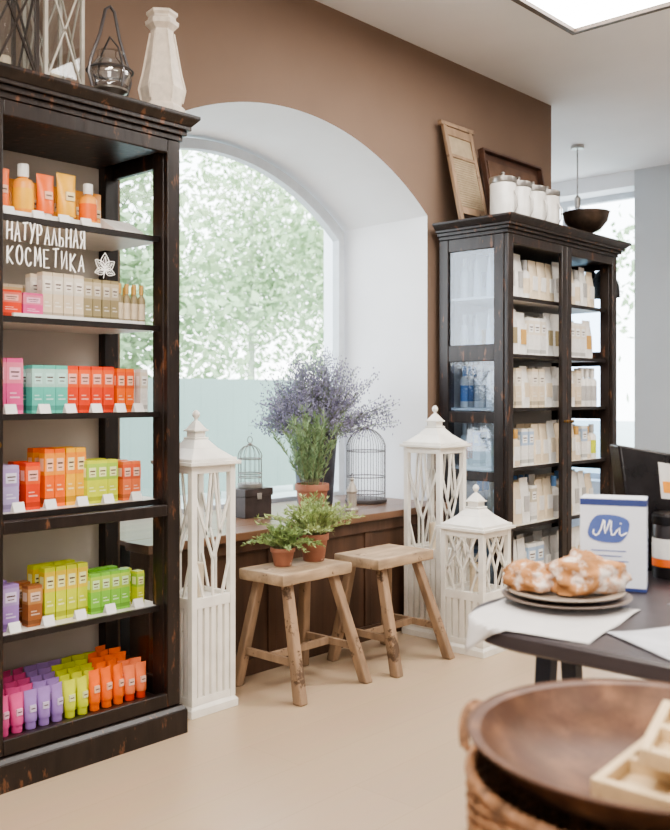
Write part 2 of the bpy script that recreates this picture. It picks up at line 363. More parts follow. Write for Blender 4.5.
def t_tube(c,c2,r,h):
    k=('t',c,c2,r,h)
    if k not in TC:
        n=16;rings=[]
        for z,a,bb in ((.024,.95,.95),(.03,1,1),(h*.4,1.02,.85),(h*.75,1.08,.45),(h*.93,1.14,.12),(h,1.15,.1)):
            rings.append([(r*a*math.cos(2*math.pi*i/n),r*bb*math.sin(2*math.pi*i/n),z) for i in range(n)])
        b=MB().loft(rings)
        cp=MB().lathe([(r*.80,0),(r*.84,.002),(r*.80,.024)],16)
        b.box((-r*.5,-r*.9,h*.45),(r*.5,-r*.6,h*.62),1).box((-r*.35,-r*.91,h*.52),(r*.35,-r*.89,h*.55),2)
        TC[k]=[('body',b.mesh('tube_body',[pm(c),mat('lab_'+c,mixw(c,.6),.5),mat('print_dark',(96,76,72),.6)])),('cap',cp.mesh('cap',[pm(c2)]))]
    return TC[k]
def t_bottle(c,c2,r,h,label=None,pump=False):
    k=('o',c,c2,r,h,label,pump)
    if k not in TC:
        hb=h*.74
        b=MB().lathe([(r*.92,0),(r,.004),(r,hb*.86),(r*.8,hb*.95),(r*.42,hb),(r*.42,hb+.005)],20)
        b.lathe([(r*1.012,hb*.2),(r*1.012,hb*.72)],20,mi=1,caps=False)
        cp=MB()
        if pump:
            cp.lathe([(r*.5,hb+.003),(r*.5,hb+.02),(r*.15,hb+.022),(r*.15,h-.012),(r*.35,h-.01),(r*.35,h)],14).box((-r*1.0,-.004,h-.01),(0,.004,h-.002))
        else: cp.lathe([(r*.55,hb+.003),(r*.56,h-.004),(r*.5,h)],16)
        TC[k]=[('body',b.mesh('bottle_body',[pm(c),pm(label or c)])),('cap',cp.mesh('cap',[pm(c2)]))]
    return TC[k]
def t_jar(c,c2,r,h):
    k=('j',c,c2,r,h)
    if k not in TC:
        b=MB().lathe([(r*.9,0),(r,.005),(r,h*.62),(r*.9,h*.68)],18); cp=MB().lathe([(r*1.02,h*.68),(r*1.02,h*.96),(r*.96,h)],18)
        TC[k]=[('body',b.mesh('jar_body',[pm(c)])),('lid',cp.mesh('lid',[pm(c2)]))]
    return TC[k]
def t_pouch(c,c2,w,h,d):
    k=('p',c,c2,w,h,d)
    if k not in TC:
        rings=[]
        for z,a,bb in ((0,.92,1),(h*.1,1,1.0),(h*.5,1,.85),(h*.8,.97,.4),(h*.9,.95,.1),(h,.95,.08)):
            rings.append([(w/2*a*x,d/2*bb*y,z) for x,y in ((-1,-.6),(-.8,-1),(0,-1.08),(.8,-1),(1,-.6),(1,.6),(.8,1),(0,1.08),(-.8,1),(-1,.6))])
        b=MB().loft(rings); b.box((-w*.28,-d*.57,h*.25),(w*.28,-d*.45,h*.6),1)
        TC[k]=[('body',b.mesh('pouch',[pm(c),pm(c2)]))]
    return TC[k]
CN={'b':('carton','cardboard cosmetics carton','carton'),'t':('cosmetic_tube','cosmetic tube standing on its cap','tube'),'o':('bottle','plastic cosmetics bottle with cap','bottle'),'j':('cream_jar','small cream jar with lid','jar'),'p':('pouch','soft packet of toiletries','packet')}
CW={'lav':'lavender','gold':'golden','apricot':'light orange'}
def put(kind,args,x,y,z,rz,shelf):
    tm={'b':t_box,'t':t_tube,'o':t_bottle,'j':t_jar,'p':t_pouch}[kind](*args)
    nm,lb,ct=CN[kind]
    return inst(tm,nm,(x,y,z+.0008),rz,'%s %s on the %s'%(CW.get(args[0],args[0]),lb,shelf),ct,'%s %ss'%(CW.get(args[0],args[0]),nm.replace('_',' ')))
def row(kind,args,px0,cnt,w,z,y=2.80,gap=.005,rows=2,dy=.075,shelf='cabinet shelf',rz=0):
    x=XatY(px0,y)+w/2
    for j in range(rows):
        for i in range(cnt):
            xx=x+i*(w+gap)
            if xx+w/2>2.062 : continue
            put(kind,args,xx+U(-.001,.001),y+j*dy,z,rz+U(-.05,.05),shelf)
def card(px,z,y=2.752):
    x=XatY(px,y)
    me=TC.get('card')
    if not me:
        b=MB().hexa([(-.02,0,0),(.02,0,0),(.02,.001,0),(-.02,.001,0),(-.02,.012,.03),(.02,.012,.03),(.02,.013,.03),(-.02,.013,.03)]).hexa([(-.02,.024,0),(.02,.024,0),(.02,.025,0),(-.02,.025,0),(-.02,.012,.03),(.02,.012,.03),(.02,.013,.03),(-.02,.013,.03)])
        me=TC['card']=b.mesh('card',[PAPER])
    obj('price_card',me,(x,y,z+.001),(0,0,0),None,'small folded white price card on the cabinet shelf','price card','shelf price cards')
# shelf A
z=LS[0];yA=2.83
MB().box((0,0,0),(.37,.14,.012)).box((0,.0,.012),(.37,.004,.022)).build('display_tray',pm('white'),loc=(XatY(0,2.76),2.765,z+.001),label='long white cardboard tray under orange sun lotions',category='tray')
zz=z+.014
put('t',('orange','orange',.028,.15),XatY(0,yA),yA,zz,0,'white tray')
put('o',('apricot','white',.034,.175,'yellow'),XatY(23,yA),yA,zz,0,'white tray')
put('t',('orange','white',.028,.155),XatY(45,yA),yA,zz,0,'white tray')
put('t',('yellow','white',.032,.17),XatY(66,yA),yA,zz,0,'white tray')
put('o',('apricot','white',.03,.15,'orange'),XatY(88,yA),yA,zz,0,'white tray')
for p_ in (-4,14,33,54,76,94): put('t',('apricot','white',.026,.165),XatY(p_,2.95),2.95,z,0,'cabinet shelf')
b=MB().hexa([(0,0,0),(.12,0,0),(.12,.09,0),(0,.09,0),(0,0,.012),(.12,0,.012),(.12,.09,.06),(0,.09,.06)]);
b.build('sample_box',[pm('white')],loc=(1.915,2.77,z+.001),label='white wedge-shaped card sample holder',category='sample holder')
for p_ in (10,40,66,88): card(p_,z,2.742)
# shelf B
z=LS[1]
put('b',('red','rose',.07,.085,.06),XatY(8,2.79),2.80,z,0,'cabinet shelf'); put('b',('pink','rose',.07,.08,.06),XatY(30,2.79),2.80,z,0,'cabinet shelf')
row('b',('cream','white',.036,.155,.032),40,4,.036,z,2.80,.003)
row('b',('olive','cream',.032,.148,.03),82,4,.032,z,2.80,.003)
row('o',('olive','gold',.014,.145,'cream'),116,7,.028,z,2.80,.003,rows=3,dy=.05)
row('b',('cream','gold',.05,.12,.05),-10,4,.05,z,2.93,.004,rows=1)
MB().box((0,0,0),(.5,.012,.012)).build('shelf_label_strip',pm('white'),loc=(1.52,2.742,z+.001),label='white strip of price labels along the shelf',category='price strip')
# shelf C
z=LS[2]
row('b',('pink','rose',.055,.175,.045),-14,2,.055,z,2.80,.003); row('b',('teal','white',.042,.155,.036),29,3,.042,z,2.80,.002)
row('b',('red','orange',.044,.155,.036),64,4,.044,z,2.80,.003); row('b',('orange','red',.034,.15,.036),114,2,.034,z,2.80,.003)
row('b',('white','cream',.03,.15,.036),138,2,.03,z,2.80,.003)
for p_ in (12,46,72,98,122,140): card(p_,z)
# shelf D
z=LS[3]
row('b',('lav','purple',.055,.145,.04),-18,2,.055,z,2.80,.003); row('b',('red','orange',.05,.15,.04),23,1,.05,z,2.80,.004)
row('b',('orange','yellow',.036,.19,.036),42,2,.036,z,2.82,.003); row('b',('yellow','orange',.036,.19,.036),63,2,.036,z,2.82,.003)
row('b',('lime','green',.04,.145,.036),84,3,.04,z,2.80,.002); row('b',('salmon','red',.036,.135,.036),120,4,.036,z,2.80,.002)
for p_ in (20,52,84,110,138): card(p_,z)
# shelf E
z=LS[4]
row('b',('purple','lav',.055,.145,.04),-18,2,.055,z,2.80,.003); row('b',('brown','gold',.05,.13,.04),25,1,.05,z,2.80,.004)
row('b',('lime','yellow',.038,.175,.036),42,4,.038,z,2.82,.003); row('b',('green','lime',.038,.135,.036),88,4,.038,z,2.80,.002); row('b',('lime','green',.03,.12,.036),134,2,.03,z,2.80,.003)
for p_ in (16,50,82,112,140): card(p_,z)
# bottom board: tubes
z=.135
bnd=[('pink','pink'),('purple','purple'),('lime','lime'),('orange','orange'),('salmon','red')]
for ra in range(5):
    yy=2.765+ra*.062
    x0=1.40+(ra%2)*.02
    for i in range(15):
        x=x0+i*.0475
        if x>2.045: break
        c=sum(1 for p_ in (26,57,90,121) if x>XatY(p_,yy))
        a_,b_=bnd[c]
        put('t',(a_,b_,.0205,.122 if c!=3 else .135),x,yy,z,U(-.3,.3),'cabinet floor')
# right cabinet contents
def rput(z,items,y,x0=4.345,x1=5.475):
    x=x0
    while x<x1-.03:
        k,a,w=random.choice(items); 
        if x+w>x1: break
        put(k,a,x+w/2,y,z,U(-.12,.12),'glass cabinet shelf')
        x+=w+U(.001,.005)
LB=[[('p',('cream','white',.085,.225,.05),.088),('p',('white','grey',.085,.245,.05),.088),('o',('white','grey',.030,.22,'cream'),.062)],
[('p',('white','gold',.09,.235,.05),.093),('p',('white','olive',.085,.25,.05),.088),('b',('white','cream',.06,.21,.05),.063)],
[('p',('white','cream',.09,.23,.05),.093),('o',('white','white',.032,.235,'grey'),.066),('b',('cream','white',.07,.215,.05),.073)],
[('b',('white','blue',.06,.20,.05),.063),('o',('cream','gold',.028,.20,'white'),.06),('p',('cream','white',.08,.225,.05),.083),('p',('white','cream',.08,.24,.05),.083),('o',('white','grey',.03,.21,'lime'),.064)],
[('o',('white','blue',.03,.24,'grey'),.064),('p',('cream','white',.09,.23,.05),.093),('p',('white','grey',.08,.25,.05),.083),('b',('white','olive',.06,.20,.05),.063)],
[('b',('white','blue',.08,.23,.05),.083),('p',('grey','white',.09,.25,.05),.093),('p',('white','cream',.09,.27,.05),.093)]]
for z,its in zip(RS+[.135],LB):
    rput(z,its,2.785);rput(z,its,2.865,4.39);rput(z,its[:2],2.945,4.39)
for z,c in ((1.42,'white'),(1.13,'blue'),(.81,'orange'),(1.73,'white')):
    for i in range(5): put('o',('white','blue' if z==1.13 else 'white',.024,.23,c),4.40+i*.055,3.03,z,0,'glass cabinet shelf')
# ---------------- items on cabinets ----------------
T=2.191
def boxlantern(px,y,w,h,m_,label,rz=0):
    t=thing('lantern',label,'lantern',(XatY(px,y),y,T),rz)
    a=w/2;b=MB();p=.012
    b.box((-a,-a,0),(a,a,.015))
    for sx in(-1,1):
        for sy in(-1,1): b.box((sx*a-(p if sx>0 else 0),sy*a-(p if sy>0 else 0),.015),(sx*a+(0 if sx>0 else p),sy*a+(0 if sy>0 else p),h))
    for sy in(-1,1):
        b.beam((-a,sy*(a-.004),.02),(a,sy*(a-.004),h),.006,.006);b.beam((a,sy*(a-.004),.02),(-a,sy*(a-.004),h),.006,.006)
        b.beam((sy*(a-.004),-a,.02),(sy*(a-.004),a,h),.006,.006);b.beam((sy*(a-.004),a,.02),(sy*(a-.004),-a,h),.006,.006)
    b.box((-a-.006,-a-.006,h),(a+.006,a+.006,h+.012)); b.frus((0,0),w*.9,w*.3,h+.012,h+.07)
    b.build('frame',m_,t)
    MB().tube([(.03*math.cos(k*.5236),0,h+.09+.03*math.sin(k*.5236)) for k in range(12)],.003,6,closed=True).build('ring_handle',m_,t)
    g=MB()
    g.box((-a+.008,-a+.006,.016),(a-.008,-a+.008,h-.002)).box((-a+.008,a-.008,.016),(a-.008,a-.006,h-.002)).box((-a+.006,-a+.01,.016),(-a+.008,a-.01,h-.002))
    g.build('pane',GL,t)
    MB().lathe([(.022,.0155),(.022,.1),(.018,.104)],16).build('candle',pm('cream'),t)
boxlantern(4,2.86,.16,.37,mat('bronze_metal',(64,56,52),.45,.5),'dark bronze metal candle lantern with glass panes on the cabinet')
boxlantern(53,2.86,.15,.42,mat('pale_metal',(190,184,174),.5,.2),'pale metal candle lantern with crossed bars on the cabinet')
t=thing('glass_lantern','clear glass candle vessel in a metal frame with triangular handle','lantern',(XatY(110,2.77),2.77,T))
MB().lathe([(.05,0),(.052,.006),(.02,.014),(.018,.03),(.06,.05),(.062,.056)],24).build('base',SLV,t)
MB().lathe([(.03,.0565),(.062,.07),(.074,.10),(.07,.13),(.045,.16),(.042,.18),(.048,.185)],24,caps=False).build('glass_vessel',glass('globe_glass',(.82,.84,.86),.3),t)
b=MB()
b.tube([(-.07,0,.055),(-.085,0,.10),(-.075,0,.15),(-.04,0,.24),(-.018,0,.33),(0,0,.345),(.018,0,.33),(.04,0,.24),(.075,0,.15),(.085,0,.10),(.07,0,.055)],.0055,6)
b.tube([(.078*math.cos(k*.2618),.078*math.sin(k*.2618),.12) for k in range(24)],.004,6,closed=True)
b.tube([(0,-.07,.055),(0,-.085,.10),(0,-.05,.19),(0,0,.24),(0,.05,.19),(0,.085,.10),(0,.07,.055)],.0035,6)
b.build('carrying_frame',mat('steel_dark',(98,96,98),.35,.7),t)
t=thing('ceramic_vase','tall white faceted tapering vase on the cabinet','vase',(XatY(162,2.735),2.735,T),.35)
vm=mat('white_ceramic',(226,214,200),.5,var=.06,bump=.1,scale=40)
MB().lathe([(.076,0),(.082,.012),(.082,.028),(.068,.04),(.070,.05),(.080,.095),(.066,.15),(.046,.26),(.040,.295),(.040,.305),(.058,.322),(.060,.336),(.050,.342),(.048,.352),(.056,.361),(.056,.370),(.036,.370),(.03,.34)],6).build('body',vm,t,ang=20)
b=MB()
for k in range(6):
    a=k*math.pi/3
    b.tube([(.081*math.cos(a),.081*math.sin(a),.095),(.067*math.cos(a),.067*math.sin(a),.15),(.041*math.cos(a),.041*math.sin(a),.295)],.005,5)
    b.tube([(.071*math.cos(a),.071*math.sin(a),.05),(.081*math.cos(a),.081*math.sin(a),.095)],.005,5)
b.build('ribs',vm,t)
T=2.141
t=thing('washboard','old pale wooden washboard frame leaning on the wall','washboard',(XatY(462,2.97),2.97,T+.006),rot=(-.22,0,0))
b=MB().box((0,0,0),(.03,.02,.58)).box((.25,0,0),(.28,.02,.58)).box((.03,0,.51),(.25,.02,.56)).box((-.02,-.002,.565),(.30,.024,.59)).box((.03,0,.05),(.25,.02,.09)).box((.03,0,.38),(.25,.02,.40))
b.build('frame',OLDL,t,bevel=.002)
b=MB().box((.03,.008,.09),(.25,.014,.51))
for k in range(20): b.tube([(.03,.008,.1+k*.0142),(.25,.008,.1+k*.0142)],.005,6)
b.build('ribbed_plate',mat('pale_ribs',(176,158,132),.5),t)
t=thing('wooden_tray','dark brown wooden tray leaning upright behind the canisters','tray',(4.60,2.955,T+.009),rot=(-.18,0,0))
b=MB().box((0,.03,0),(.66,.04,.48)).box((0,0,0),(.66,.03,.015)).box((0,0,.465),(.66,.03,.48)).box((0,0,.015),(.015,.03,.465)).box((.645,0,.015),(.66,.03,.465))
b.build('tray_body',mat('dark_leather_wood',(80,54,42),.45,var=.2,scale=8),t,bevel=.002)
MB().box((.06,.02,.06),(.60,.03,.42)).build('tray_inlay',mat('inlay',(100,74,58),.5,var=.2,scale=8),t)
for k in range(4):
    t=thing('canister','white enamel storage canister with metal lid on the cabinet','canister',(4.43+k*.158,2.80,T),group='enamel canisters')
    MB().lathe([(.068,0),(.071,.004),(.071,.20),(.068,.205)],24).build('body',mat('enamel_white',(210,206,200),.25,var=.04),t)
    MB().lathe([(.072,.2055),(.074,.21),(.074,.235),(.06,.24),(.01,.245),(.008,.255),(.012,.262),(.008,.27)],24).build('lid',SLV,t)
    MB().tube([(0,-.072,.04),(0,-.09,.07),(0,-.09,.13),(0,-.072,.16)],.004,6).build('handle',SLV,t)
t=thing('metal_bowl','dark footed metal bowl on top of the cabinet','bowl',(XatY(586,2.80),2.80,T))
MB().lathe([(.06,0),(.062,.008),(.03,.03),(.03,.05),(.09,.08),(.13,.13),(.142,.18),(.146,.182),(.136,.18),(.122,.13),(.08,.09),(.01,.075)],32).build('bowl_body',mat('bronze_dark',(84,70,60),.4,.6,var=.2),t)
# pendant
t=thing('pendant_lamp','small clear glass pendant lamp hanging from the ceiling','pendant lamp',(6.6,3.51,2.5))
MB().lathe([(.05,.575),(.05,.598)],16).tube([(0,0,.575),(0,0,.2)],.006,6).lathe([(.02,.12),(.025,.2),(.01,.22)],12).build('rod',SLV,t)
MB().lathe([(.10,0),(.105,.04),(.08,.1),(.03,.13)],20,caps=False).build('lamp_shade',glass('shade_glass',(.75,.75,.78),.25),t)
t=thing('wall_lamp','black metal shade lamp on an arm beside the cabinet','lamp',(5.532,2.85,1.96))
MB().lathe([(.03,0),(.03,.012)],16).build('mount',DKM,t,rot=(0,math.pi/2,0))
MB().tube([(.012,0,0),(.06,0,.06),(.12,0,.08),(.17,0,.05)],.007,8).build('arm',DKM,t)
MB().lathe([(.105,-.13),(.10,-.06),(.078,0),(.035,.04),(.01,.05)],24,c=(.175,0,0),caps=False).build('lamp_shade',mat('black_shade',(28,27,30),.5),t)
# ---------------- sill bench ----------------
SB=.62
t=thing('window_bench','dark brown wooden radiator bench filling the window niche','bench',(2.215,2.985,0))
BW=1.985
b=MB()
x0,x1=0,BW
b.hexa([(x0,0,SB-.035),(x1,0,SB-.035),(x1-.012,.16,SB-.035),(x0+.005,.16,SB-.035),(x0,0,SB),(x1,0,SB),(x1-.012,.16,SB),(x0+.005,.16,SB)])
b.hexa([(x0+.01,.16,SB-.022),(x1-.02,.16,SB-.022),(x1-.04,.70,SB-.022),(x0+.04,.70,SB-.022),(x0+.01,.16,SB),(x1-.02,.16,SB),(x1-.04,.70,SB),(x0+.04,.70,SB)])
b.build('bench_top',REDT,t,bevel=.003)
b=MB().box((.02,.02,0),(BW-.02,.045,.07)).box((.02,.02,.53),(BW-.02,.045,.584)).box((.02,.034,.07),(BW-.02,.042,.53))
for x in (.02,.66,1.31,BW-.07): b.box((x,.024,.07),(x+.05,.045,.53))
b.box((.02,.045,0),(.04,.15,.584)).box((BW-.04,.045,0),(BW-.02,.15,.584))
b.build('bench_front',REDW,t,bevel=.002)
# ---------------- lanterns ----------------
def wood_lantern(cx,cy,w,hs,he,label,tall=True):
    t=thing('wooden_lantern',label,'lantern',(cx,cy,0))
    a=w/2;p=.026
    MB().box((-a-.008,-a-.008,0),(a+.008,a+.008,.03)).frus((0,0),w+.012,w-.004,.03,.042).build('base',WHT,t,bevel=.002)
    b=MB()
    for sx in(-1,1):
        for sy in(-1,1):
            b.box((min(sx*a,sx*(a-p)),min(sy*a,sy*(a-p)),.042),(max(sx*a,sx*(a-p)),max(sy*a,sy*(a-p)),he))
    for (z0,z1) in ((.042,.07),(hs-.02,hs+.02),(he-.03,he)):
        for k in range(4):
            b.T=Matrix.Rotation(k*math.pi/2,4,'Z'); b.box((-a+p,-a+.002,z0),(a-p,-a+.022,z1)); b.T=None
    b.build('frame',WHT,t,bevel=.0015)
    MB().box((-a+.02,-a+.02,hs-.008),(a-.02,a-.02,hs+.004)).build('candle_shelf',WHT,t)
    for k in range(4):
        b=MB();b.T=Matrix.Rotation(k*math.pi/2,4,'Z')
        n=5;ww=w-2*p;sw=ww/n
        b.box((-a+p,-a+.018,.07),(a-p,-a+.022,hs-.02))
        for i in range(n): b.box((-a+p+i*sw+.006,-a+.003,.07),(-a+p+(i+1)*sw-.006,-a+.018,hs-.02))
        b.build('slat_panel',WHT,t)
        b=MB();b.T=Matrix.Rotation(k*math.pi/2,4,'Z')
        y=-a+.010;z0=hs+.02;z1=he-.03;hh=z1-z0;e=ww/2
        def ln(x0_,f0,x1_,f1): b.beam((x0_*e,y,z0+f0*hh),(x1_*e,y,z0+f1*hh),.009,.009,up=(0,1,0))
        if tall:
            ln(0,0,0,.3);ln(0,.3,-1,.8);ln(0,.3,1,.8);ln(-.42,.5,-.1,1);ln(.42,.5,.1,1)
            ln(-.55,0,-1,.28);ln(.55,0,1,.28)
        else:
            ln(0,0,0,.35);ln(0,.35,-.75,1);ln(0,.35,.75,1);ln(-1,.3,0,1);ln(1,.3,0,1);ln(-.5,0,-1,.5);ln(.5,0,1,.5)
        b.build('lattice',WHT,t)
    b=MB().box((-a-.016,-a-.016,he),(a+.016,a+.016,he+.014)).box((-a-.004,-a-.004,he+.014),(a+.004,a+.004,he+.026))
    b.frus((0,0),w-.01,w*.55,he+.026,he+.062).frus((0,0),w*.55,w*.3,he+.062,he+.095)
    b.box((-w*.16,-w*.16,he+.095),(w*.16,w*.16,he+.103)).box((-w*.12,-w*.12,he+.103),(w*.12,w*.12,he+.125)).box((-w*.16,-w*.16,he+.125),(w*.16,w*.16,he+.132))
    b.frus((0,0),w*.28,w*.08,he+.132,he+.165)
    b.build('roof',WHT,t,bevel=.0015)
    MB().lathe([(.008,he+.165),(.006,he+.172),(.014,he+.182),(.016,he+.19),(.012,he+.2),(.004,he+.207)],14).build('finial',WHT,t)
    MB().lathe([(.03,hs+.0045),(.03,hs+.13),(.026,hs+.135)],20).build('candle',pm('cream'),t)
wood_lantern(2.350,2.865,.215,.42,.935,'tall white wooden lantern with branching lattice beside the black cabinet')
wood_lantern(3.886,2.855,.225,.42,.94,'tall white wooden lantern in front of the window bench')
wood_lantern(3.775,2.535,.238,.27,.57,'short white wooden lantern with pagoda roof on the floor',False)
# ---------------- stools ----------------
SH=.495
def stool(x0,x1,y0,y1,fx0,fx1,fy0,fy1,label,h=SH):
    cx,cy=(x0+x1)/2,(y0+y1)/2
    t=thing('wooden_stool',label,'stool',(cx,cy,0))
    b=MB();W=(x1-x0)/2;D=(y1-y0)/2
    n=8;ring=[]
    for i in range(n): ring.append((-W+2*W*i/n,-D+U(-.004,.004)))
    for i in range(4): ring.append((W+U(-.004,.004),-D+2*D*i/4))
    for i in range(n): ring.append((W-2*W*i/n,D+U(-.004,.004)))
    for i in range(4): ring.append((-W+U(-.004,.004),D-2*D*i/4))
    b.loft([[(x*.985,y*.985,h-.045) for x,y in ring],[(x,y,h-.038) for x,y in ring],[(x,y,h-.005) for x,y in ring],[(x*.985,y*.98,h) for x,y in ring]])
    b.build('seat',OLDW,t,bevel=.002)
    F_=[(fx0-cx,fy0-cy),(fx1-cx,fy0-cy),(fx1-cx,fy1-cy),(fx0-cx,fy1-cy)]
    Tt=[(-W+.07,-D+.045),(W-.07,-D+.045),(W-.07,D-.045),(-W+.07,D-.045)]
    for f,tp in zip(F_,Tt):
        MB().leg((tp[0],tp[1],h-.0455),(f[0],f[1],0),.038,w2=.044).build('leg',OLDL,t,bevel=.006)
    def at(i,z): 
        s=z/(h-.04); return (F_[i][0]*(1-s)+Tt[i][0]*s,F_[i][1]*(1-s)+Tt[i][1]*s,z)
    for i,j,z in ((0,3,.15),(1,2,.15)):
        MB().beam(at(i,z),at(j,z),.018,.03).build('stretcher',OLDL,t,bevel=.002)
    a_,b_=Vector(at(0,.15)),Vector(at(3,.15));c_,d_=Vector(at(1,.15)),Vector(at(2,.15))
    MB().beam((a_+b_)/2,(c_+d_)/2,.018,.03).build('stretcher',OLDL,t,bevel=.002)
    return t
stool(2.60,3.01,2.645,2.895,2.63,3.02,2.575,2.945,'rustic weathered wooden stool carrying two potted herbs')
stool(3.12,3.51,2.59,2.85,3.17,3.55,2.53,2.90,'rustic weathered wooden stool standing empty')
# ---------------- plants ----------------
def pot(t,r,h,m_=TERR):
    MB().lathe([(r*.66,0),(r*.7,.003),(r*.92,h*.78),(r,h*.78),(r,h),(r*.9,h),(r*.84,h*.86),(r*.6,h*.1)],28).build('pot',m_,t)
    MB().lathe([(r*.80,h*.80),(r*.86,h*.87),(r*.5,h*.9)],20).build('soil',SOIL,t)
def herb(name,label,x,y,z,r,h,nst,ht,spread,m_,ll,lw,npl,droop=.5,up=0.0,potm=TERR):
    t=thing(name,label,'potted plant',(x,y,z))
    pot(t,r,h,potm)
    s=MB();f=MB()
    for i in range(nst):
        a=U(0,6.283);rr=U(0,r*.6);o=Vector((math.cos(a)*rr,math.sin(a)*rr,h*.86))
        a2=a+U(-.5,.5);sp=spread*U(.2,1)*(rr/(r*.6)*.7+.3);H=ht*U(.6,1)
        pts=[]
        for k in range(7):
            q=k/6; pts.append(o+Vector((math.cos(a2)*sp*q**1.2,math.sin(a2)*sp*q**1.2,H*(q-droop*q*q*.6*(sp/spread)))))
        s.tube(pts,.0018,4,r2=.0008)
        for k in range(npl):
            q=U(.12,1);i0=min(5,int(q*6));fr=q*6-i0;p=pts[i0].lerp(pts[i0+1],fr);ax=(pts[i0+1]-pts[i0]).normalized()
            d=Vector((U(-1,1),U(-1,1),U(-.3,.6)))+ax*.9
            f.leaf(p,d,ll*U(.7,1.2),lw)
    s.build('stems',STEM,t);f.build('foliage',m_,t)
    return t
herb('potted_rosemary','tall upright rosemary in a terracotta pot on the bench',XatY(312,3.25),3.25,SB+.001,.085,.14,48,.42,.18,GREEN2,.036,.006,60,.15)
def lav(x,y,z):
    t=thing('potted_lavender','big bunch of grey-purple lavender in a dark metal bucket','potted plant',(x,y,z))
    MB().lathe([(.09,0),(.095,.004),(.118,.36),(.124,.365),(.124,.375),(.112,.375),(.09,.02)],28).build('pot',mat('zinc_dark',(80,78,86),.45,.4,var=.2),t)
    MB().lathe([(.1,.30),(.108,.33),(.05,.34)],20).build('soil',SOIL,t)
    s=MB();f=MB();g=MB()
    for i in range(460):
        a=U(0,6.283);el=abs(random.gauss(0,.6));el=min(el,1.2)
        Ln=U(.28,.50)*(1 if el<.8 else .92)
        if i<12: a=U(-.75,-.5);el=U(.9,1.1);Ln=U(.42,.5)
        if 12<=i<110: a=U(2.2,3.9);el=U(.5,1.15);Ln=U(.28,.42)
        d=Vector((math.cos(a)*math.sin(el),math.sin(a)*math.sin(el),math.cos(el)))
        if y+d.y*Ln>3.62: d.y=max(0,3.62-y)/Ln*U(.2,.9)
        o=Vector((math.cos(a)*U(0,.08),math.sin(a)*U(0,.06),.34))
        sag=.05+.06*R()
        P_=lambda q:o+d*Ln*q+Vector((0,0,-sag*math.sin(el)*q*q))
        s.tube([P_(q) for q in (0,.35,.7,1)],.0010,3)
        for k in range(26):
            p=P_(U(.36,1.0))+Vector((random.gauss(0,1),random.gauss(0,.6),random.gauss(0,1)))*.017
            f.octa(p,U(.0035,.0068),U(.004,.008))
        for k in range(5):
            q=U(.1,.65);g.leaf(P_(q),d+Vector((U(-1,1),U(-1,.6),U(-.3,1)))*.8,U(.03,.06),.007)
    s.build('stems',GREEN3,t);f.build('flowers',PURP,t);g.build('leaves',GREEN3,t)
lav(XatY(315,3.49),3.49,SB+.001)
herb('potted_herb','bushy green herb in a small terracotta pot on the stool',2.755,2.80,SH+.0015,.052,.075,70,.13,.17,GREEN,.020,.006,55,1.6)
herb('potted_herb','trailing green herb in a terracotta pot on the stool',2.930,2.79,SH+.0015,.064,.115,80,.20,.26,mat('herb_light',(168,184,126),.6,var=.16),.024,.006,60,1.1)
# birdcages
def cage(label,x,y,z,r,h,m_,n=20):
    t=thing('birdcage',label,'birdcage',(x,y,z))
    MB().lathe([(r*1.05,0),(r*1.08,.006),(r*1.08,.018),(r,.022)],28).build('base',m_,t)
    b=MB();hc=h*.60
    for i in range(n):
        a=2*math.pi*i/n;c,s=math.cos(a),math.sin(a);pts=[(r*c,r*s,.02),(r*c,r*s,hc)]
        for k in range(1,7):
            q=k/6*math.pi/2; pts.append((r*math.cos(q)*c+.004*c,r*math.cos(q)*s+.004*s,hc+r*1.15*math.sin(q)))
        b.tube(pts,.0019,4)
    for zz in (.05,hc*.5,hc):
        b.tube([(r*math.cos(k*math.pi/14),r*math.sin(k*math.pi/14),zz) for k in range(28)],.0028,5,closed=True)
    b.build('wire_bars',m_,t)
    zt=hc+r*1.15
    MB().lathe([(.012,zt-.004),(.014,zt+.004),(.006,zt+.012)],12).tube([(.016*math.cos(k*.5236),0,zt+.026+.016*math.sin(k*.5236)) for k in range(12)],.0022,5,closed=True).build('hook_ring',m_,t)
cage('tall domed wire birdcage standing on the window bench',XatY(366,3.34),3.34,SB+.001,.105,.46,mat('cage_wire',(104,100,100),.5,.4))
xb=XatY(250,3.36)
b=MB().box((-.085,-.06,0),(.085,.06,.10)).box((-.09,-.065,.10),(.09,.065,.135)).box((-.015,-.068,.085),(.015,-.065,.115),1)
b.build('small_chest',[mat('dark_chest',(60,50,48),.5,var=.2),SLV],loc=(xb,3.36,SB+.001),bevel=.003,label='small dark wooden chest on the window bench',category='chest')
cage('small pale domed wire birdcage on the dark chest',xb,3.36,SB+.1375,.056,.23,mat('cage_pale',(130,128,124),.5,.2),14)
t=thing('figurine_lantern','small pale metal tealight tower on the bench','tealight holder',(XatY(352,3.12),3.12,SB+.001))
MB().lathe([(.03,0),(.032,.01),(.024,.02),(.024,.09),(.03,.1),(.012,.14),(.008,.15),(.012,.16),(.003,.17)],10).build('holder_body',mat('pale_tin',(178,170,160),.5,.3,var=.1),t,ang=25)
MB().tube([(.01*math.cos(k*.6283),0,.178+.01*math.sin(k*.6283)) for k in range(10)],.002,5,closed=True).build('ring',DKM,t)
